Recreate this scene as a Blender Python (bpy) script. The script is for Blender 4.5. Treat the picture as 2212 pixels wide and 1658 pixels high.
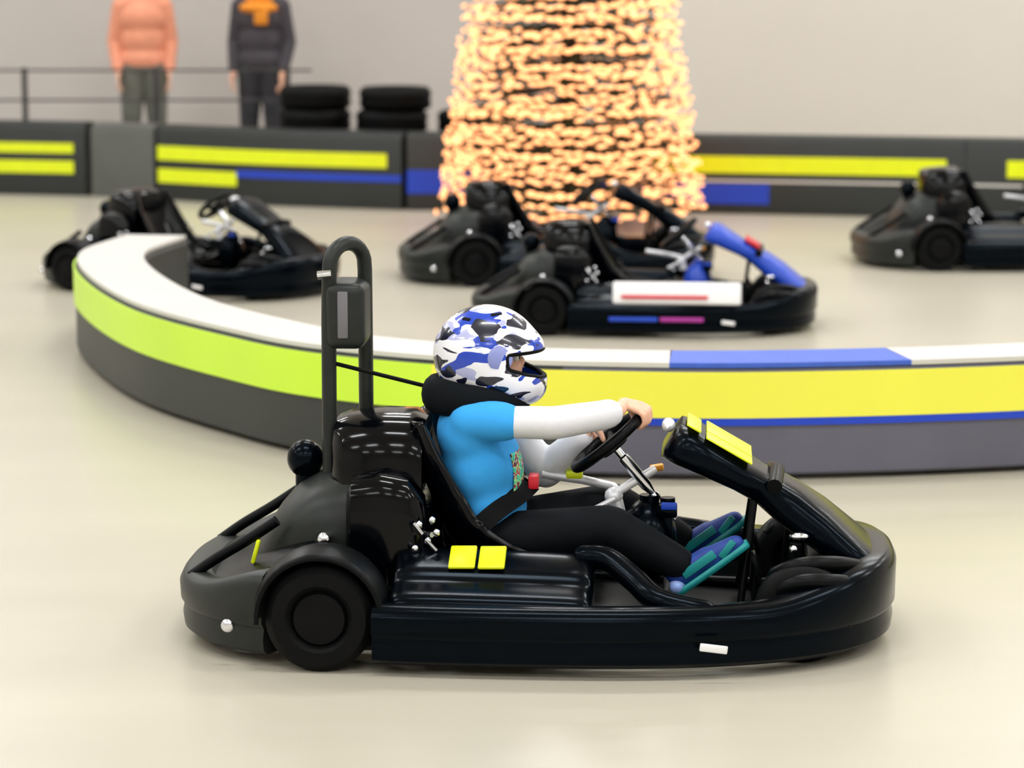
import bpy, bmesh, math, random
from mathutils import Vector, Matrix, Euler
R = math.radians
random.seed(7)
for o in list(bpy.data.objects): bpy.data.objects.remove(o)
SC = bpy.context.scene
COL = SC.collection

# ------------------------------------------------------------------ camera
cam = bpy.data.cameras.new('camera'); camo = bpy.data.objects.new('camera', cam); COL.objects.link(camo)
camo.location = (0, 0, 2.0)
camo.rotation_euler = (R(90) - math.atan(979/6200), 0, 0)
cam.sensor_width = 36; cam.lens = 36*6200/2212
cam.clip_end = 100
cam.dof.use_dof = True; cam.dof.focus_distance = 8.2; cam.dof.aperture_fstop = 2.8
SC.camera = camo
# ------------------------------------------------------------------ world and exposure
w = bpy.data.worlds.new('hall_air'); SC.world = w; w.use_nodes = True
w.node_tree.nodes['Background'].inputs[0].default_value = (1, .96, .9, 1)
w.node_tree.nodes['Background'].inputs[1].default_value = .25
SC.view_settings.view_transform = 'Standard'; SC.view_settings.look = 'None'
SC.view_settings.gamma = 1; SC.view_settings.exposure = 0.0
SC.view_settings.use_curve_mapping = False
LAMP_W = 116.0           # watts of each ceiling strip
LAMP_COL = (.965, .98, 1)

# ------------------------------------------------------------------ helpers
def lin(c):
    out = []
    for v in c:
        v /= 255.
        out.append(v/12.92 if v <= .04045 else ((v+.055)/1.055)**2.4)
    return out
def M(name, c, rough=.5, metal=0., coat=0., var=.08, scale=14., bump=0., stretch=None, spec=.5, emit=None):
    m = bpy.data.materials.new(name); m.use_nodes = True
    nt = m.node_tree; N = nt.nodes; L = nt.links; b = N['Principled BSDF']
    c = lin(c)
    tc = N.new('ShaderNodeTexCoord'); mp = N.new('ShaderNodeMapping'); nz = N.new('ShaderNodeTexNoise')
    L.new(tc.outputs['Object'], mp.inputs[0]); L.new(mp.outputs[0], nz.inputs['Vector'])
    if stretch: mp.inputs['Scale'].default_value = stretch
    nz.inputs['Scale'].default_value = scale; nz.inputs['Detail'].default_value = 5
    r = N.new('ShaderNodeValToRGB'); L.new(nz.outputs['Fac'], r.inputs[0])
    r.color_ramp.elements[0].position = .3; r.color_ramp.elements[1].position = .7
    r.color_ramp.elements[0].color = [max(0, v*(1-var)) for v in c]+[1]
    r.color_ramp.elements[1].color = [min(1, v*(1+var)) for v in c]+[1]
    L.new(r.outputs[0], b.inputs['Base Color'])
    b.inputs['Roughness'].default_value = rough; b.inputs['Metallic'].default_value = metal
    b.inputs['Coat Weight'].default_value = coat; b.inputs['Coat Roughness'].default_value = .08
    b.inputs['Specular IOR Level'].default_value = spec
    if bump:
        bp = N.new('ShaderNodeBump'); bp.inputs['Strength'].default_value = bump; bp.inputs['Distance'].default_value = .01
        L.new(nz.outputs['Fac'], bp.inputs['Height']); L.new(bp.outputs[0], b.inputs['Normal'])
    if emit:
        b.inputs['Emission Color'].default_value = (*emit[0], 1); b.inputs['Emission Strength'].default_value = emit[1]
    return m
def link(o, parent=None):
    COL.objects.link(o)
    if parent is not None: o.parent = parent
    return o
def tag(o, label=None, cat=None, group=None, kind=None):
    if label: o['label'] = label
    if cat: o['category'] = cat
    if group: o['group'] = group
    if kind: o['kind'] = kind
    return o
def empty(name, loc=(0, 0, 0), rz=0):
    o = bpy.data.objects.new(name, None); o.empty_display_size = .2
    o.location = loc; o.rotation_euler = (0, 0, rz); COL.objects.link(o); return o
def frame_from(d):
    d = Vector(d).normalized()
    a = Vector((0, 0, 1)) if abs(d.z) < .95 else Vector((1, 0, 0))
    u = d.cross(a).normalized(); v = u.cross(d).normalized()
    return d, u, v
class MB:
    """collects shapes into one mesh"""
    def __init__(s): s.bm = bmesh.new()
    def box(s, c, size, bev=.01, rot=None, seg=2):
        t = bmesh.new(); bmesh.ops.create_cube(t, size=1)
        bmesh.ops.scale(t, vec=size, verts=t.verts)
        if bev: bmesh.ops.bevel(t, geom=t.edges[:], offset=min(bev, min(size)*.49), segments=seg, affect='EDGES', profile=.5)
        if rot is not None:
            mt = rot if isinstance(rot, Matrix) else Euler(rot).to_matrix()
            bmesh.ops.rotate(t, cent=(0, 0, 0), matrix=mt, verts=t.verts)
        bmesh.ops.translate(t, vec=c, verts=t.verts); s.add(t); return s
    def add(s, t):
        me = bpy.data.meshes.new('t'); t.to_mesh(me); t.free(); s.bm.from_mesh(me); bpy.data.meshes.remove(me)
    def rings(s, rings, closed=False, caps=True):
        vs = [[s.bm.verts.new(p) for p in r] for r in rings]; n = len(rings[0]); k = len(rings)
        for i in range(k if closed else k-1):
            A, B = vs[i], vs[(i+1) % k]
            for j in range(n):
                try: s.bm.faces.new((A[j], A[(j+1) % n], B[(j+1) % n], B[j]))
                except ValueError: pass
        if caps and not closed:
            s.bm.faces.new(list(reversed(vs[0]))); s.bm.faces.new(vs[-1])
        return s
    def tube(s, pts, r, seg=12, closed=False, caps=True):
        pts = [Vector(p) for p in pts]; n = len(pts)
        rs = r if isinstance(r, (list, tuple)) else [r]*n
        rings = []; u = None
        for i, p in enumerate(pts):
            if closed: d = pts[(i+1) % n]-pts[i-1]
            else: d = pts[min(i+1, n-1)]-pts[max(i-1, 0)]
            d.normalize()
            if u is None: _, u, _ = frame_from(d)
            u = (u-d*u.dot(d)).normalized(); v = d.cross(u)
            rings.append([p+(u*math.cos(2*math.pi*k/seg)+v*math.sin(2*math.pi*k/seg))*rs[i] for k in range(seg)])
        return s.rings(rings, closed, caps)
    def lathe(s, prof, c=(0, 0, 0), axis=(0, 0, 1), seg=32, closed=True):
        """prof: (radius, height along axis) loop"""
        d, u, v = frame_from(axis); c = Vector(c)
        rings = [[c+d*h+(u*math.cos(a)+v*math.sin(a))*r for (r, h) in prof] for a in [2*math.pi*k/seg for k in range(seg)]]
        return s.rings(rings, True, False) if closed else s.rings(rings, True, False)
    def ell(s, c, rad, rot=None, sub=3):
        t = bmesh.new(); bmesh.ops.create_icosphere(t, subdivisions=sub, radius=1)
        bmesh.ops.scale(t, vec=rad if isinstance(rad, (tuple, list)) else (rad,)*3, verts=t.verts)
        if rot is not None: bmesh.ops.rotate(t, cent=(0, 0, 0), matrix=Euler(rot).to_matrix(), verts=t.verts)
        bmesh.ops.translate(t, vec=c, verts=t.verts); s.add(t); return s
    def cone(s, p0, r0, p1, r1, seg=20):
        s.tube([p0, p1], [r0, r1], seg); s.ell(p0, r0, sub=2); s.ell(p1, r1, sub=2); return s
    def chain(s, pts, rs):
        for i in range(len(pts)-1): s.cone(pts[i], rs[i], pts[i+1], rs[i+1])
        return s
    def grid(s, fn, nu, nv, wrap_v=False):
        vs = [[s.bm.verts.new(fn(i/(nu-1), j/(nv if wrap_v else nv-1))) for j in range(nv)] for i in range(nu)]
        for i in range(nu-1):
            for j in range(nv if wrap_v else nv-1):
                s.bm.faces.new((vs[i][j], vs[i][(j+1) % nv], vs[i+1][(j+1) % nv], vs[i+1][j]))
        return s
    def sweep(s, pts, prof, caps=True, zf=None):
        """profile (outward offset, z) carried along a plan polyline; outward is to the right of travel"""
        n = len(pts); rings = []
        for i, p in enumerate(pts):
            a = Vector(pts[max(i-1, 0)][:2]); b = Vector(pts[min(i+1, n-1)][:2]); d = (b-a).normalized()
            o = Vector((d.y, -d.x))
            q = prof(i/(n-1), p) if callable(prof) else prof
            rings.append([(p[0]+o.x*k, p[1]+o.y*k, z) for (k, z) in q])
        return s.rings(rings, False, caps)
    def mesh(s, name):
        bmesh.ops.recalc_face_normals(s.bm, faces=s.bm.faces[:])
        me = bpy.data.meshes.new(name); s.bm.to_mesh(me); s.bm.free(); return me
    def build(s, name, mat, parent=None, smooth=40, sub=0, solid=0):
        me = s.mesh(name); me.materials.append(mat)
        for p in me.polygons: p.use_smooth = True
        if smooth and not sub: me.set_sharp_from_angle(angle=R(smooth))
        o = bpy.data.objects.new(name, me); link(o, parent)
        if solid:
            m = o.modifiers.new('s', 'SOLIDIFY'); m.thickness = solid; m.offset = 0
        if sub:
            m = o.modifiers.new('s', 'SUBSURF'); m.levels = m.render_levels = sub
        return o
    def blend(s, name, mat, parent=None, voxel=.008, it=4):
        """closed shapes fused to one continuous skin"""
        me = s.mesh(name); o = bpy.data.objects.new(name, me); COL.objects.link(o)
        m = o.modifiers.new('r', 'REMESH'); m.mode = 'VOXEL'; m.voxel_size = voxel
        m = o.modifiers.new('k', 'SMOOTH'); m.factor = .5; m.iterations = it
        dg = bpy.context.evaluated_depsgraph_get(); dg.update()
        nm = bpy.data.meshes.new_from_object(o.evaluated_get(dg))
        bpy.data.objects.remove(o); bpy.data.meshes.remove(me)
        nm.name = name; nm.materials.clear(); nm.materials.append(mat)
        for p in nm.polygons: p.use_smooth = True; p.material_index = 0
        o = bpy.data.objects.new(name, nm); return link(o, parent)
def children(o): return [c for c in bpy.data.objects if c.parent == o]
def copy_tree(o, parent=None, skip=()):
    c = o.copy(); COL.objects.link(c)
    if parent is not None: c.parent = parent
    for ch in children(o):
        if ch.name.split('.')[0] in skip: continue
        copy_tree(ch, c, skip)
    return c
def spline(pts, n):
    """Catmull-Rom through points"""
    P = [Vector(p) for p in pts]; P = [P[0]*2-P[1]]+P+[P[-1]*2-P[-2]]; out = []
    k = len(P)-3
    for i in range(n):
        t = i/(n-1)*k; j = min(int(t), k-1); f = t-j
        a, b, c, d = P[j:j+4]
        out.append(.5*((2*b)+(c-a)*f+(2*a-5*b+4*c-d)*f*f+(3*b-a-3*c+d)*f**3))
    return out
def sm(a, b, x):
    t = max(0, min(1, (x-a)/(b-a))); return t*t*(3-2*t)

# ------------------------------------------------------------------ materials
m_floor = M('polished_concrete', (186, 180, 164), .29, var=.05, scale=.8, stretch=(.35, 1.6, 1), spec=.45)
m_wall_l = M('grey_paint', (186, 180, 176), .8, var=.03, scale=.7)
m_wall_r = M('white_paint', (218, 213, 206), .8, var=.03, scale=.5)
m_ceil = M('ceiling_paint', (215, 210, 200), .9, var=.03)
m_trim = M('dark_trim', (60, 58, 56), .6)
m_black = M('black_plastic', (2, 4, 8), .2, coat=.0, var=.2, spec=.1)
m_satin = M('satin_black', (5, 7, 9), .36, coat=.0, var=.15, spec=.12)
m_grey = M('charcoal_plastic', (34, 38, 36), .4, var=.15, spec=.25)
m_rubber = M('rubber', (7, 8, 9), .6, var=.2, scale=40, spec=.12)
m_black.node_tree.nodes['Principled BSDF'].inputs['Specular Tint'].default_value = (.6, .8, 1, 1)  # blue reflections on the bodywork put into the plastic's tint
m_rim = M('black_wheel_disc', (5, 6, 8), .35, var=.2, spec=.12)
m_lime = M('yellow_film', (226, 240, 20), .35, var=.03)
m_chrome = M('chrome', (225, 228, 235), .18, metal=1., var=.03)
m_steel = M('brushed_steel', (236, 237, 242), .35, metal=.25, var=.05)
m_white = M('white_plastic', (238, 238, 240), .4, var=.02)
m_red = M('red_plastic', (205, 25, 45), .4)
m_blue = M('blue_plastic', (25, 70, 190), .35)
m_magenta = M('magenta_film', (170, 50, 150), .4)
m_orange = M('orange_plastic', (240, 160, 40), .4)
m_seat = M('seat_gloss', (2, 3, 6), .12, coat=.0, var=.2, spec=.2)
m_strap = M('webbing', (10, 11, 14), .8, scale=80, spec=.15)
m_skin = M('skin', (232, 178, 150), .5, var=.05, scale=30)
m_shirt = M('blue_cotton', (52, 164, 240), .85, var=.05, scale=12, bump=.15)
m_sleeve = M('white_cotton', (228, 229, 235), .85, var=.02, scale=16, bump=.25)
m_trouser = M('black_cotton', (7, 11, 16), .75, var=.2, scale=18, bump=.2, spec=.15)
m_shoe = M('blue_mesh', (18, 56, 140), .6, var=.2, scale=40)
m_teal = M('teal_rubber', (14, 140, 142), .5, var=.08)
m_foam = M('black_foam', (7, 12, 17), .85, var=.15, scale=60, spec=.15)
m_eye = M('eye_white', (240, 240, 240), .2); m_iris = M('iris', (60, 40, 25), .2)

def camo_material():
    m = bpy.data.materials.new('camo_paint'); m.use_nodes = True
    nt = m.node_tree; N = nt.nodes; L = nt.links; b = N['Principled BSDF']
    tc = N.new('ShaderNodeTexCoord'); mp = N.new('ShaderNodeMapping'); L.new(tc.outputs['Object'], mp.inputs[0])
    mp.inputs['Scale'].default_value = (.75, .75, 1.7); mp.inputs['Location'].default_value = (.13, .31, .72)
    def noise(sc, off, dist=.6):
        n = N.new('ShaderNodeTexNoise'); a = N.new('ShaderNodeVectorMath'); a.operation = 'ADD'
        a.inputs[1].default_value = off; L.new(mp.outputs[0], a.inputs[0]); L.new(a.outputs[0], n.inputs['Vector'])
        n.inputs['Scale'].default_value = sc; n.inputs['Detail'].default_value = 1.5; n.inputs['Distortion'].default_value = dist
        return n.outputs['Fac']
    def gate(s, t):
        g = N.new('ShaderNodeMath'); g.operation = 'GREATER_THAN'; g.inputs[1].default_value = t; L.new(s, g.inputs[0]); return g.outputs[0]
    def mix(f, a, c):
        x = N.new('ShaderNodeMix'); x.data_type = 'RGBA'; L.new(f, x.inputs['Factor'])
        if isinstance(a, tuple): x.inputs['A'].default_value = a
        else: L.new(a, x.inputs['A'])
        x.inputs['B'].default_value = c; return x.outputs['Result']
    white = (*lin((240, 240, 246)), 1)
    c = mix(gate(noise(13, (3, 1, 2)), .60), white, (*lin((176, 180, 222)), 1))
    c = mix(gate(noise(15, (7, 5, 1)), .55), c, (*lin((10, 62, 185)), 1))
    c = mix(gate(noise(16, (1, 9, 4)), .575), c, (*lin((16, 20, 42)), 1))
    L.new(c, b.inputs['Base Color']); b.inputs['Roughness'].default_value = .25
    b.inputs['Coat Weight'].default_value = .6; b.inputs['Coat Roughness'].default_value = .08
    return m
m_camo = camo_material()
def print_material():
    m = bpy.data.materials.new('shirt_print_ink'); m.use_nodes = True
    N = m.node_tree.nodes; L = m.node_tree.links; b = N['Principled BSDF']
    tc = N.new('ShaderNodeTexCoord'); n = N.new('ShaderNodeTexNoise'); n.inputs['Scale'].default_value = 45
    L.new(tc.outputs['Object'], n.inputs['Vector']); r = N.new('ShaderNodeValToRGB'); L.new(n.outputs['Fac'], r.inputs[0])
    e = r.color_ramp; e.interpolation = 'CONSTANT'
    for p, c in ((0, (40, 190, 170)), (.44, (160, 240, 150)), (.5, (190, 90, 100)), (.56, (60, 40, 60)), (.62, (240, 210, 200))):
        q = e.elements[0] if p == 0 else e.elements.new(p); q.color = (*lin(c), 1)
    L.new(r.outputs[0], b.inputs['Base Color']); b.inputs['Roughness'].default_value = .7
    return m
m_print = print_material()

# ------------------------------------------------------------------ the hall
def struct(name, mb, mat, **k):
    o = mb.build(name, mat, None, **k); o['kind'] = 'structure'; return o
X0, X1, Y0, Y1, ZC = -13., 13., -8., 24., 6.5
struct('floor', MB().box((0, 8, -.1), (26.4, 32.4, .2), 0), m_floor)
struct('ceiling', MB().box((0, 8, ZC+.1), (26.4, 32.4, .2), 0), m_ceil)
struct('wall_back', MB().box((-6.3, Y1+.1, ZC/2), (13.4, .2, ZC), 0).box((6.7, Y1+.13, ZC/2), (12.6, .2, ZC), 0), m_wall_l)
struct('wall_back_right', MB().box((6.8, Y1-.0, ZC/2), (12.4, .06, ZC), .01), m_wall_r)
struct('wall_left', MB().box((X0-.1, 8, ZC/2), (.2, 32, ZC), 0), m_wall_r)
struct('wall_right', MB().box((X1+.1, 8, ZC/2), (.2, 32, ZC), 0), m_wall_r)
struct('wall_front', MB().box((0, Y0-.1, ZC/2), (26, .2, ZC), 0), m_wall_r)
struct('baseboard_back', MB().box((0, Y1-.045, .06), (26, .03, .12), .004), m_trim)

# ceiling strip lamps (above the frame; they light the hall)
m_diff = M('lamp_diffuser', (255, 250, 240), .5, emit=(LAMP_COL, 6))
def strip_lamp(x, y, label):
    e = empty('ceiling_light', (x, y, ZC))
    tag(e, label, 'ceiling light', 'strip lights on the hall ceiling')
    MB().box((0, 0, -.04), (2.4, .36, .08), .01).build('housing', m_white, e)
    MB().box((0, 0, -.09), (2.3, .28, .02), .004).build('diffuser', m_diff, e)
    a = bpy.data.lights.new('strip_light', 'AREA'); a.shape = 'RECTANGLE'; a.size = 2.3; a.size_y = .28
    a.energy = LAMP_W; a.color = LAMP_COL
    l = bpy.data.objects.new('strip_light', a); l.location = (0, 0, -.11); link(l, e)
ROWS = ['added behind the viewer for front light', 'over the viewer', 'over the near barrier', 'over the far lane', 'over the tree', 'closest to the back wall']  # first row is added to light upright faces from the viewer's side
COLS = ['far left', 'left', 'centre', 'right', 'far right']
for r in range(6):
    for c in range(5):
        strip_lamp(-9.6+4.8*c, -3.5+5.1*r, f'white ceiling strip light, {COLS[c]} of the row {ROWS[r]}')

# ------------------------------------------------------------------ kart
AF, AR, BW = 1.0, 1.045, .645
def outline(n=160):
    """plan outline of the bumper, counter-clockwise seen from above, from the front centre round the far side"""
    out = []
    for i in range(n):
        t = 2*math.pi*i/n; c, s = math.cos(t), math.sin(t)
        e = 2.5 if c > 0 else 2.9
        x = (AF if c > 0 else AR)*math.copysign(abs(c)**(2/e), c); y = BW*math.copysign(abs(s)**(2/e), s)
        out.append((x, y))
    return out
def seg(cond, start):
    """run of outline points for which cond holds, as an open polyline (resampled for smoothness)"""
    o = outline(720); k = [i for i in range(720) if cond(*o[i])]
    ks = set(k); first = [i for i in k if (i-1) % 720 not in ks][0]
    run = []; i = first
    while i % 720 in ks and len(run) < 720: run.append(o[i % 720]); i += 1
    # even spacing
    d = [0]
    for a, b in zip(run, run[1:]): d.append(d[-1]+math.dist(a, b))
    n = max(8, int(d[-1]/.03)); res = []; j = 0
    for q in range(n):
        t = d[-1]*q/(n-1)
        while j < len(d)-2 and d[j+1] < t: j += 1
        f = (t-d[j])/max(1e-9, d[j+1]-d[j]); res.append((run[j][0]+(run[j+1][0]-run[j][0])*f, run[j][1]+(run[j+1][1]-run[j][1])*f))
    return res
def bump_prof(zt, th=.085, out=0.):
    return [(out-.022, .03), (out-.004, .045), (out, .075), (out-.006, .105), (out+.006, .122), (out+.008, zt-.035), (out-.003, zt-.012), (out-.022, zt),
            (out-th+.018, zt-.002), (out-th, zt-.025), (out-th, .06), (out-th+.02, .03)]
def tyre(mbt, c, r, wd, axis=(0, 1, 0)):
    h = wd/2
    p = [(r*.52, -h*.8), (r*.62, -h), (r*.86, -h), (r*.97, -h*.82)]
    for k in (-.55, -.2, .2, .55):
        p += [(r, h*(k-.14)), (r, h*(k+.10)), (r*.975, h*(k+.12))]
    p += [(r*.97, h*.82), (r*.86, h), (r*.62, h), (r*.52, h*.8)]
    return mbt.lathe(p, c, axis, 48)
def make_kart(label, cat='go-kart'):
    K = empty('go_kart'); tag(K, label, cat)
    # --- bumper ring in four pieces
    ztf = lambda x, y: .195+.07*sm(.62, 1.0, x)*(1-.0*abs(y))
    f = seg(lambda x, y: x > .452, 0)
    fb = MB().sweep(f, lambda t, p: bump_prof(ztf(*p), .1)).build('front_bumper', m_black, K)
    MB().box((.487, -.6435, .098), (.075, .006, .022), .003, (0, R(7), R(4))).build('white_sticker', m_white, fb)
    rr = seg(lambda x, y: x < -.745, 0)
    rb = MB().sweep(rr, lambda t, p: bump_prof(.2+.065*sm(-1.0, -.74, p[0]), .1)).build('rear_bumper', m_grey, K)
    for s in (1, -1):
        MB().ell((-.845, s*.545, .115), (.02, .012, .02), sub=2).build('bolt', m_chrome, rb)
        MB().tube(spline([(-1.0, s*.25, .185), (-.93, s*.25, .235), (-.84, s*.25, .29), (-.75, s*.25, .35)], 14), .016, 10).build('rear_strap', m_satin, K)
    MB().box((-.81, -.262, .262), (.012, .02, .07), .004, (0, R(15), 0)).build('lime_sticker', m_lime, K)
    for s in (1, -1):
        q = seg(lambda x, y: -.447 < x < .468 and y*s > 0, 0)
        MB().sweep(q, bump_prof(.195, .09)).build('side_skirt', m_black, K)
        # side pod, stepped in two tiers
        def sec(x, k, y0, e):
            z = .1; yb = y0
            P = [(.285, .30), (.36, .30), (.43, .275), (.465, .262), (.478, .238), (.54, .226), (.585, .212), (.596, .17), (.575, .11), (.285, .10)]
            return [(x, s*(.285+(a-.285)*e), .1+(b-.1)*k) for a, b in P]
        xs = [(-.40, .82, .9), (-.395, .95, .97), (-.36, 1., 1.), (-.2, .985, 1.), (0, .96, 1.), (.10, .94, 1.), (.145, .90, .985), (.158, .75, .93)]
        pod = MB().rings([sec(x, k, 0, e) for x, k, e in xs]).build('side_pod', m_black, K, sub=2)
        st = MB()
        for cx in (-.208, -.126):
            st.box((cx, s*.412, .2875), (.074, .115, .010), .012, (-s*R(19), R(-1), 0))
        st.build('yellow_sticker', m_lime, pod)
        # flared panel running from pod to front bumper
        MB().tube(spline([(.10, s*.33, .275), (.19, s*.36, .277), (.27, s*.44, .235), (.34, s*.51, .195), (.5, s*.54, .165)], 20),
                  [.02]+[.034]*18+[.02], 12).build('foot_well_flare', m_black, K)
        # wheels
        wc = (-.585, s*.525, .15)
        wb = tyre(MB(), wc, .15, .165).build('rear_tyre', m_rubber, K)
        MB().lathe([(.0, -.07), (.078, -.07), (.082, .06), (.07, .075), (.03, .082), (.0, .084)], wc, (0, s, 0), 28).build('wheel_rim', m_rim, wb)
        fc = (.735, s*.35, .135)
        wf = tyre(MB(), fc, .135, .12).build('front_tyre', m_rubber, K)
        MB().lathe([(.0, -.05), (.068, -.05), (.072, .05), (.05, .055), (.03, .04), (.0, .04)], fc, (0, s, 0), 28).build('wheel_rim', m_rim, wf)
        # mudguard over the rear wheel
        def fen(u, v):
            a = R(5)+R(180)*u; y = s*(.425+.19*v); r = .170+.014*math.sin(math.pi*v)
            return (wc[0]+r*math.cos(a), y, wc[2]+r*math.sin(a))
        MB().grid(fen, 22, 9).build('mudguard', m_satin, K, solid=.012)
        # post at the front corner with bolt, and spring-like column
        MB().tube([(.70, s*.22, .1), (.715, s*.22, .30)], .017, 12).build('kingpin', m_satin, K)
        MB().ell((.708, s*.237, .285), .013, sub=2).ell((.725, s*.20, .315), (.03, .02, .012), sub=2).build('bolt', m_chrome, K)
        # pedal
        MB().tube([(.60, s*.17, .07), (.605, s*.17, .22)], .009, 8).box((.606, s*.17, .225), (.016, .09, .07), .006, (0, R(-18), 0)).build('pedal', m_satin, K)
    # floor tray and frame tubes
    MB().box((.15, 0, .055), (1.35, .62, .02), .006).build('floor_tray', m_satin, K)
    fr = MB()
    for s in (1, -1):
        fr.tube(spline([(-.95, s*.3, .09), (-.5, s*.34, .08), (.1, s*.33, .075), (.6, s*.24, .08), (.93, s*.2, .1)], 24), .016, 10)
    fr.tube([(-.585, -.50, .15), (-.585, .50, .15)], .02, 12).tube([(.735, -.30, .135), (.735, .30, .135)], .014, 10)
    for x in (-.9, -.3, .35, .85): fr.tube([(x, -.3, .085), (x, .3, .085)], .014, 10)
    for s in (1, -1):
        fr.tube([(.1, s*.3, .08), (.12, s*.57, .1)], .013, 8).tube([(-.33, s*.3, .08), (-.33, s*.57, .1)], .013, 8)
    fr.build('chassis_frame', m_satin, K)
    # rear deck and engine cover
    def deck(u, v):
        x = -.97+.33*u; y = (v-.5)*2*(.22+.24*u**.6); e = 1-abs(v-.5)*2
        return (x, y, .165+.085*sm(0, 1, u)+.04*u*sm(0, .5, e))
    MB().grid(deck, 12, 17).build('rear_deck', m_satin, K, solid=.02)
    hs = [(-.84, .10, .22), (-.82, .16, .275), (-.77, .22, .355), (-.71, .25, .425), (-.64, .265, .462), (-.55, .27, .472), (-.45, .26, .46), (-.40, .24, .40)]
    def ring(x, hw, zt, zb=.1, n=28, e=2.8):
        c = []
        for k in range(n):
            t = 2*math.pi*k/n; a, b = math.cos(t), math.sin(t)
            c.append((x, hw*math.copysign(abs(a)**(2/e), a), (zt+zb)/2+(zt-zb)/2*math.copysign(abs(b)**(2/e), b)))
        return c
    ec = MB().rings([ring(*h) for h in hs]).build('engine_cover', m_grey, K)
    MB().ell((-.70, -.02, .487), (.054, .054, .056)).tube([(-.70, -.02, .40), (-.70, -.02, .45)], .03, 16).build('round_cap', m_black, ec)
    # fairing behind the seat
    fs = [(-.615, .10, .585), (-.605, .15, .61), (-.57, .185, .622), (-.47, .20, .632), (-.38, .205, .63), (-.345, .19, .61)]
    MB().rings([ring(x, h, z, .2, 32, 3.2) for x, h, z in fs]).build('seat_fairing', m_seat, K)
    # lower shoulder box beside the seat (battery box), each side
    for s in (1, -1):
        def br(x, h, z, c=.265):
            return [(px, py+s*c, pz) for px, py, pz in ring(x, h, z, .12, 24, 3.6)]
        MB().rings([br(-.545, .05, .45), (br(-.53, .075, .485)), br(-.45, .09, .50), br(-.37, .085, .485), br(-.33, .06, .43), br(-.315, .04, .36)]).build('battery_box', m_seat, K)
        hw = MB()
        for px, py, pz in ((-.335, .355, .365), (-.30, .34, .375), (-.285, .365, .345), (-.31, .36, .32), (-.345, .37, .30)):
            hw.ell((px, s*py, pz), (.011, .009, .012), sub=2)
        hw.tube([(-.35, s*.36, .37), (-.325, s*.365, .34)], .006, 8).tube([(-.315, s*.365, .325), (-.285, s*.37, .295)], .005, 8)
        hw.tube([(-.345, s*.30, .33), (-.30, s*.345, .335)], .008, 8).tube([(-.36, s*.31, .30), (-.345, s*.365, .30)], .008, 8)
        hw.build('seat_bracket', m_chrome, K)
        hb = MB().ell((-.605, s*.335, .315), (.02, .018, .022), sub=2).tube([(-.60, s*.25, .31), (-.605, s*.335, .315)], .012, 8)
        hb.build('axle_bolt', m_chrome, K)
    # seat shell
    sp = spline([(-.385, 0, .615), (-.36, 0, .50), (-.315, 0, .37), (-.265, 0, .265), (-.18, 0, .205), (-.05, 0, .175), (.09, 0, .20)], 40)
    wings = [.045, .075, .105, .125, .115, .09, .05]; hws = [.165, .185, .20, .205, .205, .20, .18]
    def li(a, u): t = u*(len(a)-1); i = min(int(t), len(a)-2); return a[i]+(a[i+1]-a[i])*(t-i)
    def seatf(u, v):
        i = u*39; j = min(int(i), 38); p = sp[j].lerp(sp[j+1], i-j); d = (sp[min(j+1, 39)]-sp[max(j-1, 0)]).normalized()
        nrm = Vector((-d.z, 0, d.x));  vv = v*2-1
        a = abs(vv); off = li(wings, u)*a**2.6; hw = li(hws, u)*(1-(1-abs(math.sin(vv*math.pi/2)))*.0)
        return p+nrm*off+Vector((0, hw*math.sin(vv*math.pi/2*.98), 0))
    MB().grid(seatf, 40, 25).build('seat', m_seat, K, solid=.014)
    # steering wheel, column and support
    C = Vector((.18, 0, .548)); e1 = Vector((.768, 0, .640)); e2 = Vector((0, 1, 0)); nn = Vector((.640, 0, -.768))
    rim = MB().tube([C+e1*(.122*math.cos(t))+e2*(.122*math.sin(t)) for t in [2*math.pi*k/48 for k in range(48)]], .0165, 12, True)
    sw = rim.build('steering_wheel', m_satin, K)
    spk = MB()
    for t in (R(90), R(-90), R(180)):
        spk.tube([C+nn*.015, C+nn*.012+e1*(.07*math.cos(t))+e2*(.07*math.sin(t)), C+e1*(.118*math.cos(t))+e2*(.118*math.sin(t))], [.02, .014, .011], 8)
    spk.lathe([(.0, -.012), (.045, -.012), (.05, 0), (.042, .02), (0, .02)], C+nn*.012, nn, 24)
    spk.build('wheel_spokes', m_rubber, sw)
    col = MB().tube([C+nn*.02, C+nn*.06, C+nn*.065, C+nn*.17, C+nn*.20, C+nn*.205, C+nn*.27, C+nn*.30], [.012, .012, .017, .017, .009, .013, .013, .009], 14)
    col.build('steering_column', m_chrome, K)
    sup = MB().tube([(-.02, .12, .424), (.10, .12, .408), (.19, .11, .390), (.205, .06, .386), (.205, .0, .388)], .0135, 12)
    sup.tube([(.19, .0, .385), (.25, .0, .425), (.315, .02, .462)], .013, 12).ell((.195, 0, .385), (.028, .03, .026), sub=2)
    sup.tube([(.20, .0, .37), (.21, .0, .33)], .022, 14)
    sup.tube([(.20, -.04, .385), (.12, -.05, .345), (.16, -.05, .33)], .008, 8)
    sp_o = sup.build('steering_support', m_steel, K)
    MB().box((.075, .12, .424), (.05, .03, .026), .006).build('yellow_tag', m_lime, sp_o)
    MB().box((.315, .19, .433), (.042, .03, .02), .006, (0, R(-10), 0)).build('orange_tag', m_orange, sp_o)
    MB().ell((.295, 0, .255), (.085, .095, .125)).tube([(.30, 0, .36), (.30, 0, .39)], .03, 16).build('fuel_tank', m_black, K)
    MB().box((.352, -.05, .355), (.055, .05, .04), .008).box((.352, -.05, .30), (.03, .03, .1), .008).tube([(.352, -.05, .37), (.352, -.05, .392)], .022, 14).build('brake_reservoir', m_black, K)
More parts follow.
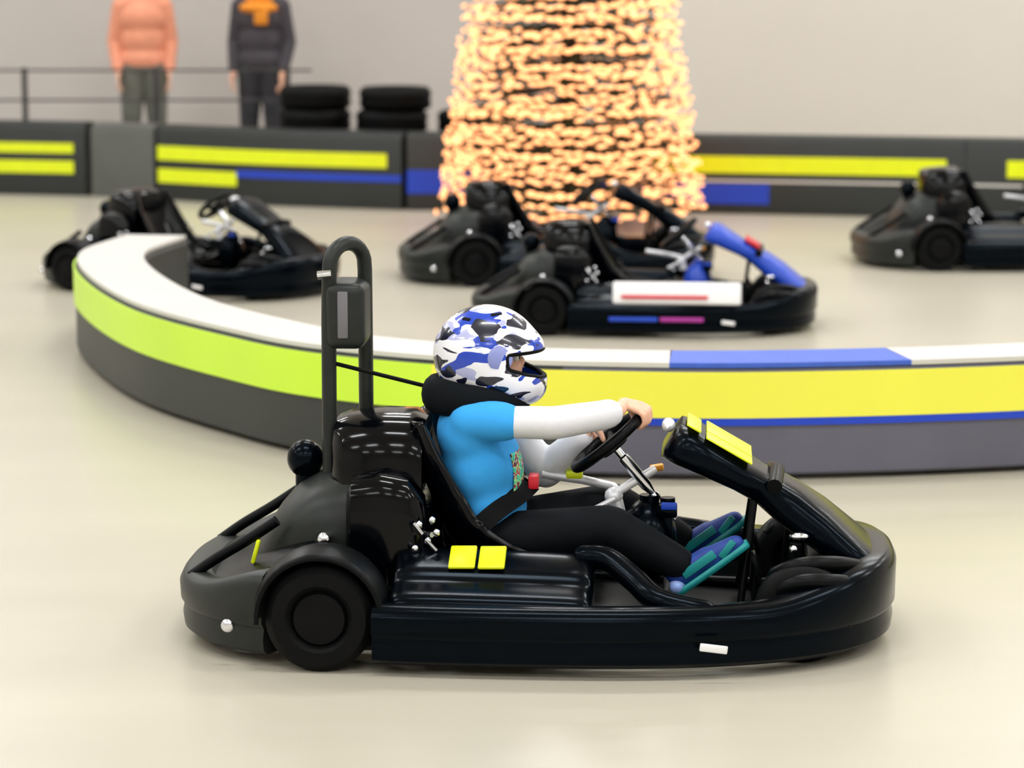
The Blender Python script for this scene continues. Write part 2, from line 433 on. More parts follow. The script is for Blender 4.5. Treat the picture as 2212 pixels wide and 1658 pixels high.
    MB().box((.356, -.077, .372), (.045, .008, .022), .003).build('blue_label', m_blue, K)
    # front fairing: sloping panel from steering wheel down to the nose
    # (x, z of top centre, half width, thickness)
    fa = [(.352, .590, .09, .06), (.362, .612, .125, .10), (.40, .600, .16, .105), (.47, .556, .165, .09), (.56, .500, .16, .075), (.61, .470, .14, .075),
          (.635, .462, .125, .085), (.70, .425, .150, .10), (.78, .370, .185, .10), (.86, .305, .215, .09), (.92, .258, .225, .075), (.955, .232, .20, .06)]
    def fring(x, z, h, t, n=30):
        out = []
        for k in range(n):
            a = 2*math.pi*k/n; c, s2 = math.cos(a), math.sin(a); e = 3.4
            out.append((x-(s2*.0), h*math.copysign(abs(c)**(2/e), c), z-t/2+t/2*math.copysign(abs(s2)**(2/e), s2)))
        # lean ring so that it is square to the slope
        return [(px+(pz-z+t/2)*.62, py, pz) for px, py, pz in out]
    fo = MB().rings([fring(*a) for a in fa]).build('front_fairing', m_black, K, smooth=55)
    slope = math.atan2(.612-.470, .61-.362)
    def onfair(x): 
        for (a, b) in zip(fa, fa[1:]):
            if a[0] <= x <= b[0]: return a[1]+(b[1]-a[1])*(x-a[0])/(b[0]-a[0])
    stk = MB()
    def pl(xc, yc, lx, ly): stk.box((xc+.024, yc, onfair(xc)+.010), (lx, ly, .006), .002, (0, slope, 0))
    pl(.402, -.04, .045, .20); pl(.502, -.095, .150, .10); pl(.502, .055, .150, .17)
    stk.build('yellow_sticker', m_lime, fo)
    MB().tube([(.655, -.14, .445), (.665, 0, .468), (.655, .14, .445)], .022, 12).build('fairing_hoop', m_satin, fo)
    MB().ell((.352, -.03, .60), (.02, .05, .02), sub=2).build('fairing_rim', m_steel, fo)
    for s in (1, -1): MB().tube([(.60, s*.1, .41), (.58, s*.14, .25), (.56, s*.17, .09)], .011, 10).build('fairing_stay', m_satin, fo)
    # front pontoon bars
    for s in (1, -1):
        for (zz, dy) in ((.235, .0), (.20, .07)):
            MB().tube(spline([(.64, s*(.30+dy), zz-.02), (.72, s*(.36+dy*.8), zz+.03), (.82, s*(.33+dy), zz+.03), (.90, s*(.24+dy), zz)], 16), [.012]+[.024]*14+[.012], 10).build('front_bar', m_satin, K)
    MB().box((.83, 0, .19), (.16, .5, .03), .012, (0, R(14), 0)).build('nose_deck', m_satin, K)
    return K
def add_hoop(K):
    """roll hoop with head pad"""
    pts = [(-.622, -.07, .09), (-.622, -.07, .5), (-.622, -.065, .9), (-.620, -.06, 1.03)]
    for k in range(1, 12):
        a = math.pi*k/12
        pts.append((-.576-.044*math.cos(a), -.058*math.cos(a), 1.045+.068*math.sin(a)))
    pts += [(-.532, .06, 1.03), (-.532, .065, .9), (-.532, .07, .6), (-.532, .07, .2)]
    h = MB().tube(pts, .0215, 14).build('roll_hoop', m_grey, K)
    p = MB().box((-.572, .0, .912), (.115, .20, .19), .028, seg=4).build('head_pad', m_grey, h)
    MB().box((-.577, -.1005, .918), (.03, .008, .135), .004).build('pad_stripe', M('pad_stripe_grey', (108, 106, 112), .5), p)
    MB().tube([(-.622, -.07, .778), (-.35, .0, .70)], .006, 8).build('stay_cable', m_rubber, h)
    MB().tube([(-.65, -.085, 1.03), (-.61, -.085, 1.035)], .012, 10).build('hoop_bolt', m_chrome, h)
YAW = R(-4)
kart = make_kart('black go-kart with roll hoop, driven by a child in a blue shirt')
add_hoop(kart)
# lap belt
lb = MB()
def strap(mb, pts, wd, th=.004):
    P = spline(pts, 20); mb.rings([[p+Vector(o) for o in ((-wd/2, -th, wd*.3), (wd/2, -th, -wd*.3), (wd/2, th, -wd*.3), (-wd/2, th, wd*.3))] for p in P])
strap(lb, [(-.20, -.195, .31), (-.135, -.16, .365), (-.075, -.09, .40), (-.045, -.02, .42)], .05)
strap(lb, [(-.20, .195, .31), (-.135, .16, .365), (-.075, .09, .40), (-.045, .02, .42)], .05)
belt = lb.build('seat_belt', m_strap, kart)
MB().box((-.036, -.015, .428), (.03, .06, .04), .006).build('belt_buckle', m_red, belt)
kart.location = (.10, 8.17, 0); kart.rotation_euler = (0, 0, YAW)

# ------------------------------------------------------------------ people
def hand(mb, wrist, palm, fing, thumb, r=.0085):
    """palm: two points (wrist side, knuckle side) + across vector; fing: 4 lists of 3-4 points"""
    a, b, ac = [Vector(v) for v in palm]
    for k in (-1.5, -.5, .5, 1.5):
        mb.cone(a+ac*k*.6, r*1.35, b+ac*k, r*1.2)
    mb.cone(wrist, r*2.4, a, r*2.1)
    for i, f in enumerate(fing):
        f = [Vector(p) for p in f]; mb.chain(f, [r*(1.08-.1*k)*(.9 if i == 3 else 1) for k in range(len(f))])
    mb.chain([Vector(p) for p in thumb], [r*1.35, r*1.15, r*1.0])
def grip(mb, wrist, rimc, tan, outn, up, r=.0085, tlen=1.):
    """hand closed round a rim: rimc point on rim, tan along rim, up = back-of-hand side, outn = beyond rim"""
    rimc, tan, outn, up = [Vector(v) for v in (rimc, tan, outn, up)]
    kn = rimc+up*.030-outn*.004; base = rimc+up*.030-outn*.052
    ac = tan*.0165; fing = []
    for k, ln in zip((-1.5, -.5, .5, 1.5), (.95, 1.05, 1.0, .8)):
        o = ac*k
        fing.append([kn+o, rimc+o+up*.026*ln+outn*.022*ln, rimc+o-up*.004+outn*.029*ln, rimc+o-up*.026*ln+outn*.010])
    th = [base+tan*-.02, rimc-tan*.035-up*.004-outn*.034, rimc-tan*.022-up*.026-outn*.012]
    hand(mb, wrist, (base, kn, ac), fing, th, r)

def make_driver():
    # wheel frame
    C = Vector((.18, 0, .548)); e1 = Vector((.768, 0, .640)); e2 = Vector((0, 1, 0)); nn = Vector((.640, 0, -.768))
    rimp = lambda t: C+e1*(.122*math.cos(t))+e2*(.122*math.sin(t))
    b = MB()
    # trunk
    b.ell((-.17, 0, .29), (.085, .12, .09)).ell((-.185, 0, .40), (.08, .115, .12)).ell((-.20, 0, .53), (.085, .13, .12))
    b.cone((-.19, -.12, .61), .045, (-.19, .12, .61), .045)
    b.chain([(-.195, 0, .60), (-.18, 0, .70), (-.17, 0, .76)], [.045, .042, .045])
    # head
    b.ell((-.165, 0, .80), (.085, .07, .10)).ell((-.125, 0, .755), (.055, .055, .055)).ell((-.078, 0, .775), (.016, .012, .018))
    b.ell((-.088, 0, .745), (.012, .02, .006)).ell((-.17, .072, .785), (.014, .01, .022)).ell((-.17, -.072, .785), (.014, .01, .022))
    # arms
    sn, en, wn = (-.17, -.145, .622), (.03, -.185, .628), (.212, -.10, .652)
    sf, ef, wf = (-.16, .145, .615), (-.012, .165, .425), (.105, .115, .540)
    b.chain([sn, en, wn], [.040, .032, .022]); b.chain([sf, ef, wf], [.040, .032, .022])
    # legs
    for s in (-1, 1):
        b.chain([(-.15, s*.075, .27), (.19, s*.165, .325), (.41, s*.17, .205)], [.068, .048, .030])
        b.chain([(.41, s*.17, .21), (.435, s*.17, .212), (.52, s*.17, .268)], [.028, .02, .014])
    # hands
    rp = rimp(R(-20)); grip(b, wn, rp, Vector((-.26, -.94, -.22)), Vector((.93, -.26, -.20)), Vector((.13, -.1, .98)))
    rq = rimp(R(118)); tq = (-e1*math.sin(R(118))+e2*math.cos(R(118))); outq = (e1*math.cos(R(118))+e2*math.sin(R(118)))
    grip(b, wf, rq, tq, (nn*.75+outq*.3).normalized(), (outq*.8-nn*.45).normalized())
    P = b.blend('person', m_skin, None, .0045, 3)
    tag(P, 'child in blue shirt and camouflage helmet driving the black go-kart', 'person')
    for s in (1, -1):
        e = MB().ell((-.088, s*.028, .79), .012, sub=2).build('eye', m_eye, P)
        MB().ell((-.079, s*.028, .79), (.005, .006, .006), sub=2).build('iris', m_iris, e)
    # clothes
    t = MB()
    t.ell((-.165, 0, .35), (.11, .155, .12)).ell((-.19, 0, .47), (.12, .162, .14)).ell((-.212, 0, .57), (.108, .165, .12))
    t.cone((-.20, -.115, .622), .068, (-.20, .115, .622), .068)
    for s in (-1, 1):
        t.chain([(-.21, s*.115, .622), (-.105, s*.165, .626 if s < 0 else .565)], [.064, .057])
    t.blend('t_shirt', m_shirt, P, .008, 22)
    def patch(u, v):
        a = R(-34)+R(68)*u; z = .405+.115*v; 
        return (-.180+.112*math.cos(a)*(1-.25*(v-.3)**2), .158*math.sin(a), z)
    MB().grid(patch, 14, 14).build('shirt_print', m_print, P, solid=.004)
    MB().chain([(-.13, -.155, .624), en, (.165, -.122, .641), (.185, -.113, .645)], [.046, .048, .043, .042]).blend('white_sleeve', m_sleeve, P, .006, 5)
    MB().chain([(-.13, .15, .58), ef, (.075, .13, .51), (.09, .122, .525)], [.046, .053, .044, .042]).blend('white_sleeve', m_sleeve, P, .006, 5)
    tr = MB().ell((-.16, 0, .275), (.10, .14, .085))
    for s in (-1, 1):
        tr.chain([(-.14, s*.08, .262), (.19, s*.165, .325), (.385, s*.17, .225)], [.085, .066, .05])
    tr.blend('trousers', m_trouser, P, .008, 6)
    for s in (-1, 1):
        d = Vector((.165, 0, .122)).normalized(); up = Vector((-.122, 0, .165)).normalized(); h0 = Vector((.405, s*.17, .165))
        sh = MB(); sh.cone(h0+up*.03, .035, h0+d*.10+up*.026, .032); sh.cone(h0+d*.10+up*.02, .034, h0+d*.185+up*.012, .026)
        sh.cone(h0+up*.045, .034, h0+up*.075-d*.0, .036)
        so = sh.blend('shoe', m_shoe, P, .006, 4)
        ss = MB()
        def sole(u, v):
            w_ = .036*(.75+.35*math.sin(math.pi*min(1, .15+u*.85)))*(1 if u < .95 else .7)
            return h0+d*(-.03+.245*u)-up*.006+Vector((0, (v-.5)*2*w_, 0))
        ss.grid(sole, 14, 7).build('shoe_sole', m_teal, so, solid=.018)
        MB().box(h0+d*.07-Vector((0, .037, 0))+up*.03, (.11, .006, .026), .003, (0, -math.atan2(d.z, d.x), 0)).box(h0+d*.16-Vector((0, .030, 0))+up*.018, (.06, .006, .02), .003, (0, -math.atan2(d.z, d.x)-.3, 0)).build('shoe_stripe', m_teal, so)
        MB().ell(h0-d*.018+up*.012-Vector((0, .012, 0)), (.024, .03, .026), sub=2).build('heel_cap', M('pale_blue_rubber', (150, 180, 245), .4), so)
    # neck collar
    def col(u, v):
        a = 2*math.pi*u; q = 2*math.pi*v; back = .5-.5*math.cos(a)
        cx, cz = -.195, .668+.012*back; rx, ry = .112+.014*back, .112
        c = Vector((cx+rx*math.cos(a), ry*math.sin(a), cz)); d = Vector((math.cos(a), math.sin(a), 0))
        return c+d*(.042*math.cos(q))+Vector((0, 0, (.038+.018*back)*math.sin(q)))
    cg = MB(); cg.rings([[col(i/40, j/16) for j in range(16)] for i in range(40)], True, False)
    cg.build('neck_collar', m_foam, P)
    # helmet
    hc = Vector((-.172, 0, .795)); RX, RY, RZ = .150, .120, .138
    def shell(a, e):
        d = Vector((math.cos(e)*math.cos(a), math.cos(e)*math.sin(a), math.sin(e)))
        r = 1/math.sqrt((d.x/RX)**2+(d.y/RY)**2+(d.z/RZ)**2)
        k = math.exp(-((e+R(38))/R(24))**2)*max(0, math.cos(a*.62))**3 if abs(a) < R(140) else 0
        k2 = math.exp(-((e-R(10))/R(14))**2)*max(0, math.cos(a))**4
        return hc+d*(r+.050*k+.012*k2)
    bm = bmesh.new(); NA, NE = 120, 84; vs = {}
    for i in range(NA):
        for j in range(NE+1):
            a = -math.pi+2*math.pi*i/NA; e = R(-75)+R(164)*j/NE; vs[i, j] = bm.verts.new(shell(a, e))
    top = bm.verts.new(hc+Vector((0, 0, RZ)))
    for i in range(NA):
        for j in range(NE):
            a = -math.pi+2*math.pi*(i+.5)/NA; e = R(-75)+R(164)*(j+.5)/NE; p = shell(a, e)
            if p.z < .71-.19*(p.x+.32)-.02*sm(.0, .12, abs(p.y)): continue
            lo = R(-13)-R(8)*max(0, math.cos(a*1.5)); hi = R(7)
            if abs(a) < R(60) and lo < e < hi: continue
            bm.faces.new((vs[i, j], vs[(i+1) % NA, j], vs[(i+1) % NA, j+1], vs[i, j+1]))
    for i in range(NA): bm.faces.new((vs[i, NE], vs[(i+1) % NA, NE], top))
    for v in [v for v in bm.verts if not v.link_faces]: bm.verts.remove(v)
    for _ in range(6):
        bv = [v for v in bm.verts if v.is_boundary]; new = {}
        for v in bv:
            nb = [e.other_vert(v) for e in v.link_edges if e.is_boundary]
            if len(nb) == 2: new[v] = v.co*.5+(nb[0].co+nb[1].co)*.25
        for v, c in new.items(): v.co = c
    loops = []; seen = set()
    for v in [v for v in bm.verts if v.is_boundary]:
        if v in seen: continue
        lp = [v]; seen.add(v)
        while True:
            nx = [e.other_vert(lp[-1]) for e in lp[-1].link_edges if e.is_boundary and e.other_vert(lp[-1]) not in seen]
            if not nx: break
            lp.append(nx[0]); seen.add(nx[0])
        loops.append([p.co.copy() for p in lp])
    hm = MB(); hm.bm.free(); hm.bm = bm
    H = hm.build('helmet', m_camo, P, smooth=0, solid=.012)
    for lp in loops:
        if len(lp) > 20: MB().tube(lp[::2], .0075, 8, True).build('helmet_trim', m_rubber, H)
    for a0, e0, l in ((R(-128), R(52), .03), (R(-62), R(62), .036), (R(128), R(52), .03), (R(62), R(62), .036)):
        p = shell(a0, e0); q = shell(a0+.12, e0); d = (q-p).normalized(); n_ = (p-hc).normalized()
        rot = Matrix((d, n_.cross(d).normalized(), n_)).transposed()
        MB().box(p+n_*.002, (l, .014, .012), .005, rot).build('helmet_vent', m_rubber, H)
    rid = [shell(R(-135)+R(80)*k/20, R(50)+R(20)*math.sin(math.pi*k/20)) for k in range(21)]
    MB().tube([p+(p-hc).normalized()*.001 for p in rid], .003, 6).build('helmet_seam', m_rubber, H)
    for s in (1, -1):
        p = shell(s*R(68), R(2)); n_ = (p-hc).normalized()
        MB().lathe([(0, -.008), (.036, -.008), (.038, 0), (.03, .006), (0, .007)], p, n_, 28).build('visor_pivot', M('lavender_plastic', (140, 150, 210), .3), H)
    return P
driver = make_driver()
driver.location = kart.location; driver.rotation_euler = kart.rotation_euler

# ------------------------------------------------------------------ near barrier: round-ended island beside the lane
m_b_lime = M('lime_film', (202, 242, 62), .38, var=.03, scale=2)
m_b_yel = M('lemon_film', (240, 238, 80), .38, var=.03, scale=2)
m_b_blue = M('royal_film', (18, 62, 190), .4, var=.06, scale=2)
m_b_body = M('barrier_black', (48, 52, 50), .5, var=.1, scale=3)
m_b_slate = M('barrier_slate', (92, 92, 106), .5, var=.1, scale=3)
m_b_top = M('barrier_white', (204, 202, 198), .45, var=.03, scale=2)
def strip(poly, n0, n1): return poly[n0:n1+1]
BP = [(v.x, v.y) for v in spline([(-2.02, 14.9, 0), (-2.14, 14.1, 0), (-1.98, 13.2, 0), (-1.60, 12.1, 0), (-1.12, 11.30, 0), (-.75, 10.86, 0), (-.2, 10.53, 0), (.4, 10.40, 0), (1.0, 10.39, 0), (1.92, 10.56, 0), (3.2, 11.0, 0), (4.6, 11.7, 0)], 150)]
def idx(x): return min(range(len(BP)), key=lambda i: abs(BP[i][0]-x)+(9 if BP[i][1] > 14.5 else 0))
ZT, ZY0 = .425, .235
isl = empty('track_barrier', (1.0, 10.6, 0)); tag(isl, 'low curved barrier with a wide yellow-lime band, right behind the black go-kart', 'barrier')
off = (-1.0, -10.6)
BPL = [(x+off[0], y+off[1]) for x, y in BP]
W_ = .34
def pr(z0, z1, d0, d1): return [(d0, z0), (d1, z0), (d1, z1), (d0, z1)]
ia, ib = idx(-.28), idx(.18)
# body: lower part, two colours of panel
body = lambda: [(-W_, .02), (-.01, .02), (0, .03), (0, ZT-.03), (-.02, ZT-.008), (-W_+.02, ZT-.008), (-W_, ZT-.03)]
MB().sweep(BPL[:ib+1], body()).build('barrier_panel', m_b_body, isl)
MB().sweep(BPL[ib:], body()).build('barrier_panel', m_b_slate, isl)
MB().sweep(BPL[:ia+1], pr(ZY0, ZT-.02, .0, .009)).build('lime_band', m_b_lime, isl)
MB().sweep(BPL[ia:], pr(ZY0, ZT-.02, .0, .009)).build('yellow_band', m_b_yel, isl)
MB().sweep(BPL[ib:], pr(ZY0-.028, ZY0-.001, .0, .0085)).build('blue_stripe', m_b_blue, isl)
i1, i2 = idx(.58), idx(1.45)
top = lambda: [(-W_+.01, ZT-.006), (-.012, ZT-.006), (-.012, ZT+.012), (-W_+.01, ZT+.012)]
MB().sweep(BPL[:i1+1], top()).build('top_cap', m_b_top, isl)
MB().sweep(BPL[i1:i2+1], top()).build('top_cap', M('cap_blue', (60, 96, 200), .45), isl)
MB().sweep(BPL[i2:], top()).build('top_cap', m_b_top, isl)

# ------------------------------------------------------------------ far barrier, module by module
def far_module(pts, label, stripes, h=.56, col=None):
    cx = sum(p[0] for p in pts)/len(pts); cy = sum(p[1] for p in pts)/len(pts)
    e = empty('barrier_module', (cx, cy, 0)); tag(e, label, 'barrier', 'barrier modules along the back of the track')
    P = [(v.x-cx, v.y-cy) for v in spline([(x, y, 0) for x, y in pts], 20)]
    MB().sweep(P, [(-.25, .0), (-.0, .0), (.0, h-.06), (-.03, h-.01), (-.08, h), (-.17, h), (-.22, h-.01), (-.25, h-.06)]).build('barrier_panel', col or m_b_dark, e)
    for (f0, f1, z0, z1, mat, nm) in stripes:
        a, b = round(f0*19), round(f1*19)
        if b-a < 1: continue
        MB().sweep(P[a:b+1], pr(z0, z1, .0, .008)).build(nm, mat, e)
    return e
m_b_dark = M('barrier_far_black', (26, 32, 30), .5, var=.15, scale=3)
m_b_dgrey = M('barrier_far_grey', (84, 86, 82), .55, var=.1, scale=3)
Y_, B_, Wt = m_lime, m_b_blue, m_b_top
far_module([(-4.7, 22.2), (-4.1, 22.05), (-3.25, 21.85)], 'black barrier module with two yellow stripes, furthest to the left', [(0, .93, .325, .40, Y_, 'yellow_stripe'), (0, .97, .17, .265, Y_, 'yellow_stripe')])
far_module([(-3.20, 21.84), (-2.9, 21.7), (-2.70, 21.6)], 'plain grey barrier module between the two striped ones on the left', [], col=m_b_dgrey)
far_module([(-2.66, 21.58), (-1.8, 21.1), (-.80, 20.75)], 'black barrier module with one long and one short yellow stripe, left of the lit tree',
           [(0, .95, .30, .405, Y_, 'yellow_stripe'), (0, .35, .13, .235, Y_, 'short_yellow_stripe'), (.36, 1, .2, .25, B_, 'blue_stripe')])
far_module([(-.76, 20.74), (.3, 20.75), (.98, 20.6)], 'black barrier module with a blue stripe, behind the lit tree', [(0, 1, .12, .29, B_, 'blue_stripe')])
far_module([(1.02, 20.59), (2.0, 20.4), (3.18, 20.15)], 'black barrier module with a yellow stripe, right of the lit tree',
           [(0, .95, .29, .41, Y_, 'yellow_stripe'), (0, 1, .225, .243, Wt, 'white_line'), (.0, .42, .07, .215, B_, 'blue_stripe')])
far_module([(3.185, 20.15), (3.9, 20.0), (5.0, 19.9)], 'black barrier module at the right end, beyond the tree', [(.2, 1, .29, .41, Y_, 'yellow_stripe'), (0, 1, .225, .243, Wt, 'white_line')])

# ------------------------------------------------------------------ lit tree
TX, TY, TR, TH = .40, 19.55, .85, 5.3
def trad(z): return TR*(1-(z-.12)/(TH-.12))**.9
tree = empty('christmas_tree', (TX, TY, 0)); tag(tree, 'tall green cone-shaped christmas tree standing before the far barrier', 'tree')
m_needle = M('needles', (44, 62, 30), .7, var=.4, scale=9); m_bark = M('bark', (58, 42, 30), .9, var=.3)
trk = MB().tube([(0, 0, 0), (0, 0, 1), (0, 0, 3), (0, 0, TH)], [.09, .08, .05, .01], 12)
MB().lathe([(0, 0), (.2, 0), (.22, .02), (.2, .10), (.1, .11), (0, .11)], (0, 0, 0), (0, 0, 1), 24).build('tree_stand', m_satin, tree)
ned = bmesh.new()
rnd = random.Random(3)
z = .14
while z < TH-.1:
    rr_ = trad(z); n = max(5, int(34*rr_/TR))
    ph = rnd.random()*6.28
    for k in range(n):
        a = ph+2*math.pi*k/n+rnd.uniform(-.1, .1); L_ = rr_*rnd.uniform(.86, 1.03)
        p0 = Vector((math.cos(a)*.04, math.sin(a)*.04, z+.05)); p1 = Vector((math.cos(a)*L_, math.sin(a)*L_, z+rnd.uniform(-.05, .03)))
        if k % 2 == 0: trk.tube([p0, p1], [.012, .004], 5)
        d = (p1-p0).normalized()
        for q in range(26):
            t = .35+.65*(q+rnd.random())/26; c = p0.lerp(p1, t)
            v = Vector((rnd.gauss(0, 1), rnd.gauss(0, 1), rnd.gauss(0, .8))); v = (v.normalized()*.9+d*.7).normalized()
            u = v.cross(Vector((rnd.random(), rnd.random(), rnd.random()))).normalized()
            ln = rnd.uniform(.05, .095); ww = .0045
            A = [ned.verts.new(x) for x in (c-u*ww, c+u*ww, c+v*ln+u*ww*.3, c+v*ln-u*ww*.3)]
            ned.faces.new(A)
    z += .085
trk.build('trunk', m_bark, tree)
nm = MB(); nm.bm.free(); nm.bm = ned
fol = nm.build('foliage', m_needle, tree, smooth=0); fol['kind'] = 'stuff'
# strings of warm lights wound round the tree, one turn each
m_bulb = M('warm_bulb', (255, 190, 120), .4, emit=((1.0, .42, .19), 1.7))
m_wire = M('green_wire', (30, 50, 30), .6)
bulb_me = None
def make_bulb_mesh():
    b = MB(); prof = [(-.033, .005), (-.026, .0105), (-.005, .0128), (.014, .0118), (.028, .008), (.034, .002)]
    b.rings([[(x, r*math.cos(2*math.pi*k/8), r*math.sin(2*math.pi*k/8)) for k in range(8)] for x, r in prof])
    me = b.mesh('bulb'); me.materials.append(m_bulb)
    for p in me.polygons: p.use_smooth = True
    return me
bulb_me = make_bulb_mesh()
ORD = ['lowest', 'second', 'third', 'fourth', 'fifth', 'sixth', 'seventh', 'eighth', 'ninth', 'tenth', 'eleventh', 'twelfth', 'thirteenth', 'fourteenth', 'fifteenth', 'sixteenth', 'seventeenth',
       'eighteenth', 'nineteenth', 'twentieth', 'twenty-first', 'twenty-second', 'twenty-third', 'twenty-fourth', 'twenty-fifth', 'twenty-sixth', 'twenty-seventh', 'twenty-eighth', 'twenty-ninth']
NS = 28
for si in range(NS):
    z0 = .15+.052*si; rr_ = trad(z0)+.02
    e = empty('light_string', (TX, TY, z0))
    tag(e, f'string of warm white lights round the tree, {ORD[si]} from the bottom' if si else 'string of warm white lights round the tree, lowest of all', 'string lights', 'light strings wound round the christmas tree')
    rn = random.Random(si+50); wire = []
    n = int(2*math.pi*rr_/.068); st = rn.random()*6.28
    for k in range(n):
        a = st+2*math.pi*k/n; jr = rr_+rn.uniform(-.07, .06)*.9; jz = .052*k/n+rn.uniform(-.02, .02)-.02
        wire.append((math.cos(a)*jr, math.sin(a)*jr, jz))
    MB().tube(wire, .0025, 4, False).build('wire', m_wire, e, smooth=0)
    for k in range(n):
        a = st+2*math.pi*k/n; p = Vector(wire[k])
        o = bpy.data.objects.new('bulb', bulb_me); COL.objects.link(o); o.parent = e
        o.location = p+Vector((math.cos(a)*.008, math.sin(a)*.008, .0)); o.rotation_euler = (0, rn.uniform(-.3, .3), a+math.pi/2+rn.uniform(-.35, .35))

# ------------------------------------------------------------------ parked karts in the far lane
def parked(loc, rz, label, sc=1.0):
    k = copy_tree(kart, None, skip=('roll_hoop', 'seat_belt', 'yellow_sticker', 'lime_sticker', 'yellow_tag')); k.location = loc; k.rotation_euler = (0, 0, rz); k['label'] = label
    k.scale = (sc,)*3
    return k
kb = parked((.70, 14.65, 0), R(-5), 'small black go-kart with white side panel and blue cover, behind the near barrier', .86)
def recolour(k, names, mat):
    for c in children(k):
        if c.name.split('.')[0] in names:
            c.material_slots[0].link = 'OBJECT'; c.material_slots[0].material = mat
recolour(kb, ('front_fairing', 'fuel_tank'), m_blue)
side = MB()
side.box((.19, -.625, .265), (.74, .03, .13), .02, (R(-14), 0, 0)); side.build('white_side_panel', m_white, kb)
MB().box((.12, -.657, .245), (.5, .012, .02), .004, (R(-14), 0, 0)).build('red_stripe', m_red, kb)
MB().box((.22, -.656, .115), (.25, .012, .025), .004).build('magenta_stripe', m_magenta, kb)
MB().box((-.06, -.658, .115), (.28, .012, .025), .004).build('blue_side_stripe', m_blue, kb)
MB().box((.62, -.02, .50), (.10, .2, .02), .006, (0, R(31), 0)).build('red_plate', m_red, kb)
kc = parked((.28, 16.75, 0), R(4), 'plain black go-kart parked in front of the lit tree', .9)
kd = parked((-1.80, 16.2, 0), R(-30), 'black go-kart parked at the left, behind the lime end of the barrier', .86)
ke = parked((3.05, 17.5, 0), R(3), 'black go-kart parked at the right, before the far barrier', .92)

# ------------------------------------------------------------------ behind the far barrier: railing, tyres, people
m_rail = M('railing_paint', (52, 50, 50), .5)
rl = empty('railing', (-3.2, 22.35, 0)); tag(rl, 'dark steel railing with two thin bars, behind the left barrier modules', 'railing')
for k in range(4): MB().tube([(-1.6+k*1.02, 0, 0), (-1.6+k*1.02, 0, .95)], .022, 10).build('post', m_rail, rl)
for zz in (.70, .93): MB().tube([(-1.9, 0, zz), (1.65, 0, zz)], .009 if zz < 1 else .018, 8).build('rail', m_rail, rl)

def tyre_mesh():
    b = MB(); r, h = .27, .085
    b.lathe([(.15, -h*.7), (.18, -h), (.235, -h), (.262, -h*.75), (r, -h*.3), (.262, -h*.25), (.262, h*.25-.01), (r, h*.3), (.262, h*.75), (.235, h), (.18, h), (.15, h*.7)], (0, 0, 0), (0, 0, 1), 36)
    me = b.mesh('tyre'); me.materials.append(m_rubber)
    for p in me.polygons: p.use_smooth = True
    me.set_sharp_from_angle(angle=R(40)); return me
tm = tyre_mesh()
PL = ['bottom', 'second from the bottom', 'third from the bottom', 'fourth from the bottom', 'fifth from the bottom', 'top']
for j, (x, y, n, nm_) in enumerate(((-1.47, 21.55, 5, 'left'), (-.88, 21.42, 5, 'middle'), (-.29, 21.38, 4, 'right'))):
    for k in range(n):
        o = bpy.data.objects.new('tyre', tm); COL.objects.link(o)
        o.location = (x+random.uniform(-.02, .02), y+random.uniform(-.015, .015), .0855+k*.171); o.rotation_euler = (0, 0, random.random()*3)
        tag(o, f'black tyre, {"top" if k == n-1 else PL[k]} one of the {nm_} stack behind the barrier', 'tyre', 'tyre stacks behind the far barrier')

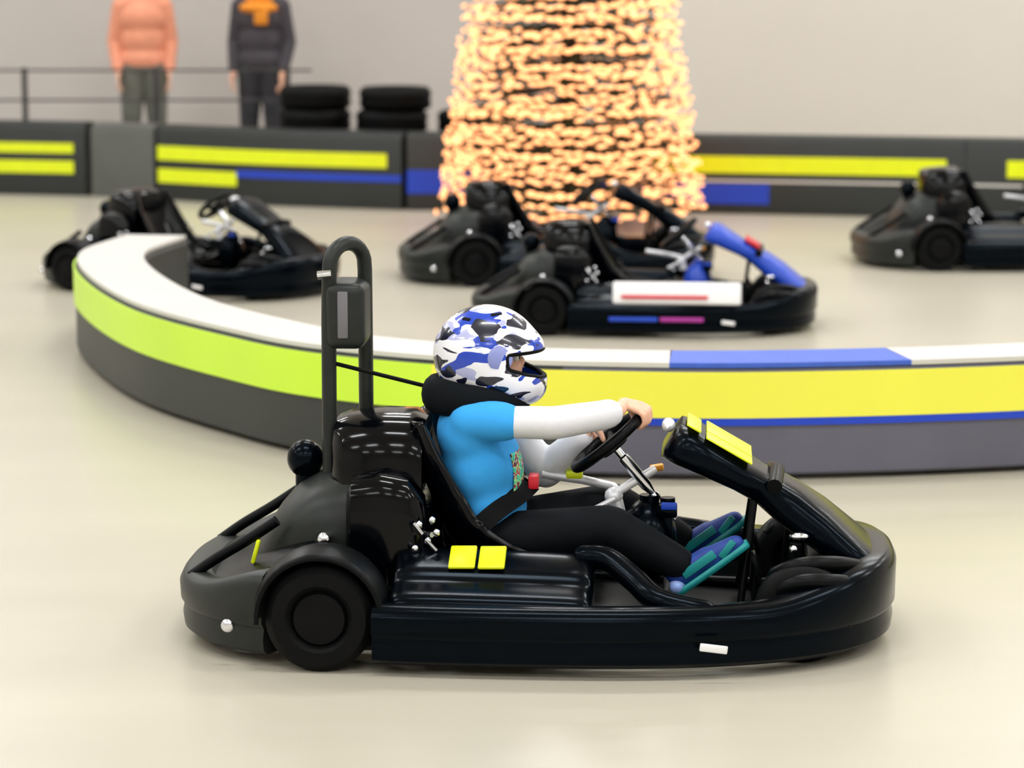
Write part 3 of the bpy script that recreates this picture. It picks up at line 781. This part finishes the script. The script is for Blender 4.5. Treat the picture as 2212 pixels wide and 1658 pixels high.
def stander(loc, rz, top, legs, hair, label, scarf=None):
    top_m = M('top_cloth', top, .85, var=.06, bump=.2); leg_m = M('trouser_cloth', legs, .85, var=.1, bump=.2); hair_m = M('hair', hair, .6, var=.3, scale=60)
    b = MB()
    b.ell((0, 0, .98), (.11, .16, .12)).ell((0, 0, 1.15), (.10, .145, .16)).ell((.0, 0, 1.32), (.11, .17, .14)).cone((0, -.16, 1.42), .055, (0, .16, 1.42), .055)
    b.chain([(0, 0, 1.42), (.01, 0, 1.54)], [.055, .052])
    b.ell((.015, 0, 1.63), (.098, .078, .125)).ell((.05, 0, 1.56), (.05, .05, .05)).ell((.115, 0, 1.615), (.016, .013, .022)).ell((.10, 0, 1.575), (.012, .022, .007))
    for s in (1, -1):
        b.ell((.005, s*.08, 1.615), (.016, .012, .03))
        b.chain([(0, s*.17, 1.42), (-.02, s*.225+0, 1.13), (.10, s*.20, .90)], [.05, .038, .027])
        w0 = Vector((.10, s*.20, .90)); dn = Vector((.45, 0, -.9)).normalized(); acr = Vector((.017, 0, .008))
        kn = w0+dn*.09; f = []
        for k, ln in zip((-1.5, -.5, .5, 1.5), (.9, 1.05, 1., .8)):
            o_ = acr*k; f.append([kn+o_, kn+o_+dn*.035*ln, kn+o_+dn*.06*ln+Vector((0, -s*.014, 0)), kn+o_+dn*.075*ln+Vector((0, -s*.03, 0))])
        hand(b, w0, (w0+dn*.025, kn, acr), f, [w0+dn*.02+acr*1.5, w0+dn*.05+acr*3, w0+dn*.085+acr*3.2], .0092)
        b.chain([(0, s*.085, .93), (.015, s*.10, .50), (-.02, s*.11, .09)], [.09, .058, .04])
        b.chain([(-.03, s*.11, .05), (.13, s*.125, .035)], [.042, .035])
    P = b.blend('person', m_skin, None, .0065, 3); tag(P, label, 'person')
    P.location = loc; P.rotation_euler = (0, 0, rz)
    t = MB().ell((0, 0, .99), (.135, .185, .13)).ell((0, 0, 1.15), (.128, .175, .17)).ell((0, 0, 1.32), (.135, .195, .15)).cone((0, -.165, 1.415), .072, (0, .165, 1.415), .072)
    for s in (1, -1): t.chain([(0, s*.17, 1.42), (-.02, s*.225, 1.13), (.085, s*.203, .925)], [.068, .055, .044])
    t.blend('jacket', top_m, P, .009, 5)
    q = MB().ell((0, 0, .95), (.125, .172, .11))
    for s in (1, -1): q.chain([(0, s*.085, .93), (.015, s*.10, .50), (-.02, s*.11, .12)], [.11, .078, .062])
    q.blend('trousers', leg_m, P, .009, 5)
    for s in (1, -1):
        MB().cone((-.035, s*.11, .05), .05, (.05, s*.118, .045), .048).cone((.05, s*.118, .045), .048, (.145, s*.126, .04), .04).blend('shoe', m_rubber, P, .008, 4)
        e = MB().ell((.098, s*.033, 1.64), .014, sub=2).build('eye', m_eye, P)
        MB().ell((.108, s*.033, 1.64), (.006, .007, .007), sub=2).build('iris', m_iris, e)
    MB().ell((-.01, 0, 1.665), (.108, .092, .112)).ell((-.05, 0, 1.62), (.07, .084, .11)).blend('hair', hair_m, P, .008, 4)
    if scarf:
        sm_ = M('scarf_cloth', scarf, .9, var=.1, scale=40, bump=.3)
        MB().ell((.03, 0, 1.40), (.14, .165, .06)).ell((.02, 0, 1.47), (.105, .115, .05)).box((.145, .04, 1.335), (.03, .11, .13), .012).build('scarf', sm_, P)
    return P
stander((-2.92, 22.85, 0), R(-82), (226, 150, 120), (104, 106, 98), (70, 48, 32), 'person in salmon pink top and grey trousers standing behind the railing')
stander((-1.98, 22.80, 0), R(-100), (62, 58, 64), (46, 46, 52), (40, 30, 26), 'person in dark jacket with an orange scarf standing behind the tyre stacks', (226, 140, 40))
